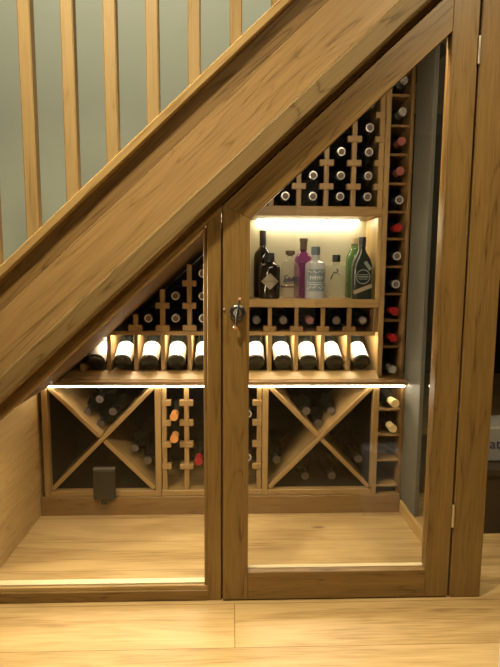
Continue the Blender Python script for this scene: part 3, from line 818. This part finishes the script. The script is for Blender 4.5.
# 3 clear round bottle
t, Wt, o = spirit(.240, .655, 'clear round shouldered bottle with dark script lettering, third along from the left')
lathe('bottle_body', [(0, .004), (.036, 0), (.0395, .005), (.0395, .118), (.036, .134), (.027, .146), (.016, .153), (.0125, .160), (.0125, .172)], M['g_clear'], t, Wt)
lathe('stopper', [(.0115, .172), (.0115, .176), (.0195, .177), (.0195, .191), (.018, .193), (0, .193)], M['wood_cap'], t, Wt)
sq = []
for i in range(7):
    xx = -.027+.008*i
    sq += [(xx, .064+.001*i, xx+.005, .086+.0008*i-(.006 if i % 2 else 0), .0062), (xx+.005, .082+.0008*i-(.006 if i % 2 else 0), xx+.008, .066+.001*i, .0052)]
sq += [(-.026, .060, .028, .066, .0035), (-.030, .088, -.012, .094, .0038)]
wrap('script_lettering', sq, .0400, M['ink'], t, o)
wrap('lower_band', [(-.0385, .048, .0385, .048, .0085)], .0402, M['ink_tan'], t, o)
# 4 magenta bottle
t, Wt, o = spirit(.303, .720, 'magenta glass bottle behind the clear ones in the cubby')
lathe('bottle_body', [(0, .003), (.036, 0), (.038, .005), (.0385, .145), (.036, .166), (.024, .182), (.0150, .192), (.0140, .215)], M['g_pink'], t, Wt)
lathe('stopper', [(.0145, .190), (.0155, .232), (.0175, .233), (.0175, .246), (0, .247)], M['wood_cap'], t, Wt)
# 5 frosted bottle
t, Wt, o = spirit(.341, .640, 'frosted pale bottle with blue grey label and slate stopper, in the cubby middle')
lathe('bottle_body', [(0, .003), (.038, 0), (.0405, .005), (.0405, .134), (.038, .144), (.026, .150), (.017, .154), (.0155, .176)], M['g_frost'], t, Wt)
lathe('stopper', [(.0165, .176), (.0185, .178), (.0185, .207), (.017, .209), (0, .209)], M['blue_cap'], t, Wt)
wrap('wrap_label', [(-.039, .075, .039, .075, .088)], .0410, M['blue_label'], t, o)
sq = []
for i in range(6): sq += [(-.024+.009*i, .078, -.024+.009*i, .092-(i % 2)*.003, .0022), (-.024+.009*i, .085, -.018+.009*i, .090, .0020)]
sq += [(-.034, .112, -.018, .106, .002), (-.014, .112, .0, .104, .002), (.004, .106, .018, .113, .002), (.020, .105, .034, .112, .002),
       (-.034, .040, -.020, .050, .002), (-.016, .044, .0, .052, .002), (.006, .048, .020, .040, .002), (.022, .050, .034, .042, .002), (-.036, .065, .036, .065, .0015), (-.030, .058, .028, .057, .0018)]
wrap('lettering', sq, .0414, M['pale_ink'], t, o)
# 6 clear faceted bottle with brushed character
t, Wt, o = spirit(.432, .668, 'clear square bottle with brushed black character and short black cap')
sq_loft('bottle_body', [(.037, .037, 0, .1), (.040, .040, .004, .1), (.041, .041, .120, .1), (.038, .038, .134, .3), (.020, .020, .141, .8), (.014, .014, .146, 1), (.0135, .0135, .153, 1)], M['g_clear'], t, Wt)
lathe('cap', [(.0165, .150), (.0165, .176), (.0155, .178), (0, .178)], M['black'], t, Wt)
sq = [(-.006, .122, -.001, .110, .0045), (-.022, .104, .000, .108, .0040), (-.020, .100, -.030, .078, .0056), (-.004, .102, .006, .098, .0035), (.000, .118, .004, .112, .0025),
      (-.016, .110, -.012, .098, .0028)]
wrap('brushed_character', sq, .0415, M['ink'], t, o, ycyl=False)
# 7 green bottle at the back
t, Wt, o = spirit(.522, .735, 'green glass bottle with pale stopper at the right back of the cubby')
lathe('bottle_body', [(0, .003), (.033, 0), (.036, .005), (.036, .150), (.033, .172), (.022, .196), (.0145, .210), (.0140, .228)], M['g_green'], t, Wt)
lathe('stopper', [(.0150, .226), (.0160, .248), (.0150, .251), (0, .251)], M['pale_cap'], t, Wt)
# 8 tall dark bottle
t, Wt, o = spirit(.530, .640, 'tall dark angular bottle with grey oval label, front right of the cubby')
sq_loft('bottle_body', [(.036, .030, 0, .3), (.0385, .032, .004, .3), (.0385, .032, .135, .3), (.033, .028, .160, .5), (.019, .018, .187, .9), (.0145, .0145, .200, 1), (.014, .014, .212, 1)], M['g_dark'], t, Wt)
lathe('stopper', [(.0150, .208), (.0160, .246), (.0150, .249), (0, .249)], M['cap_black'], t, Wt)
ov = [arc_quad([(.0295*math.cos(a_), .090+.030*math.sin(a_)), (.0295*math.cos(a_+.39), .090+.030*math.sin(a_+.39)),
                (.0255*math.cos(a_+.39), .090+.026*math.sin(a_+.39)), (.0255*math.cos(a_), .090+.026*math.sin(a_))]) for a_ in [i*.3927 for i in range(16)]]
wrap('oval_label', ov + [(-.020, .098, .020, .098, .003), (-.022, .090, .022, .090, .005), (-.018, .081, .018, .081, .003)], .0326, M['grey_label'], t, o, ycyl=False)
wrap('sash', [(-.037, .026, .037, .055, .016)], .0328, M['tan'], t, o, ycyl=False)
wrap('shoulder_label', [(.006, .150, .030, .118, .014)], .0324, M['grey_label'], t, o, ycyl=False)

# ------------------------------------------------------------------ next room and foreground
M['bench'] = plain('dark_bench_stain', (.035, .022, .012), .4, noise=.2)
be = thing('bench', (1.2, .5, 0), 'low dark wooden bench in the room beyond the post', 'bench')
box('seat', .86, 1.62, .37, .80, .235, .260, M['bench'], be, 'x')
box('front_board', .87, 1.61, .38, .40, .0, .2345, M['bench'], be, 'x')
box('side_board', .87, .89, .4005, .79, .0, .2345, M['bench'], be, 'x')
box('side_board', 1.59, 1.61, .4005, .79, .0, .2345, M['bench'], be, 'x')
bg = thing('parcel', (1.15, .55, .2605), 'grey parcel with dark blue writing standing on the dark bench beyond the post', 'parcel')
box('carton', .90, 1.35, .45, .62, .2605, .400, plain('grey_card', (.20, .19, .17), .6, noise=.1), bg, 'x', .006)
M['blue_ink'] = plain('dark_blue_ink', (.02, .02, .07), .6)
text('lettering', 'at', .058, M['blue_ink'], bg, (1.031, .4488, .332))
tag(box('skirting_block', .557, .70, -.62, -.50, 0, .276, M['white_paint'], None, 'z', .006), 'pale grey block at the very bottom right corner of the picture', 'block')
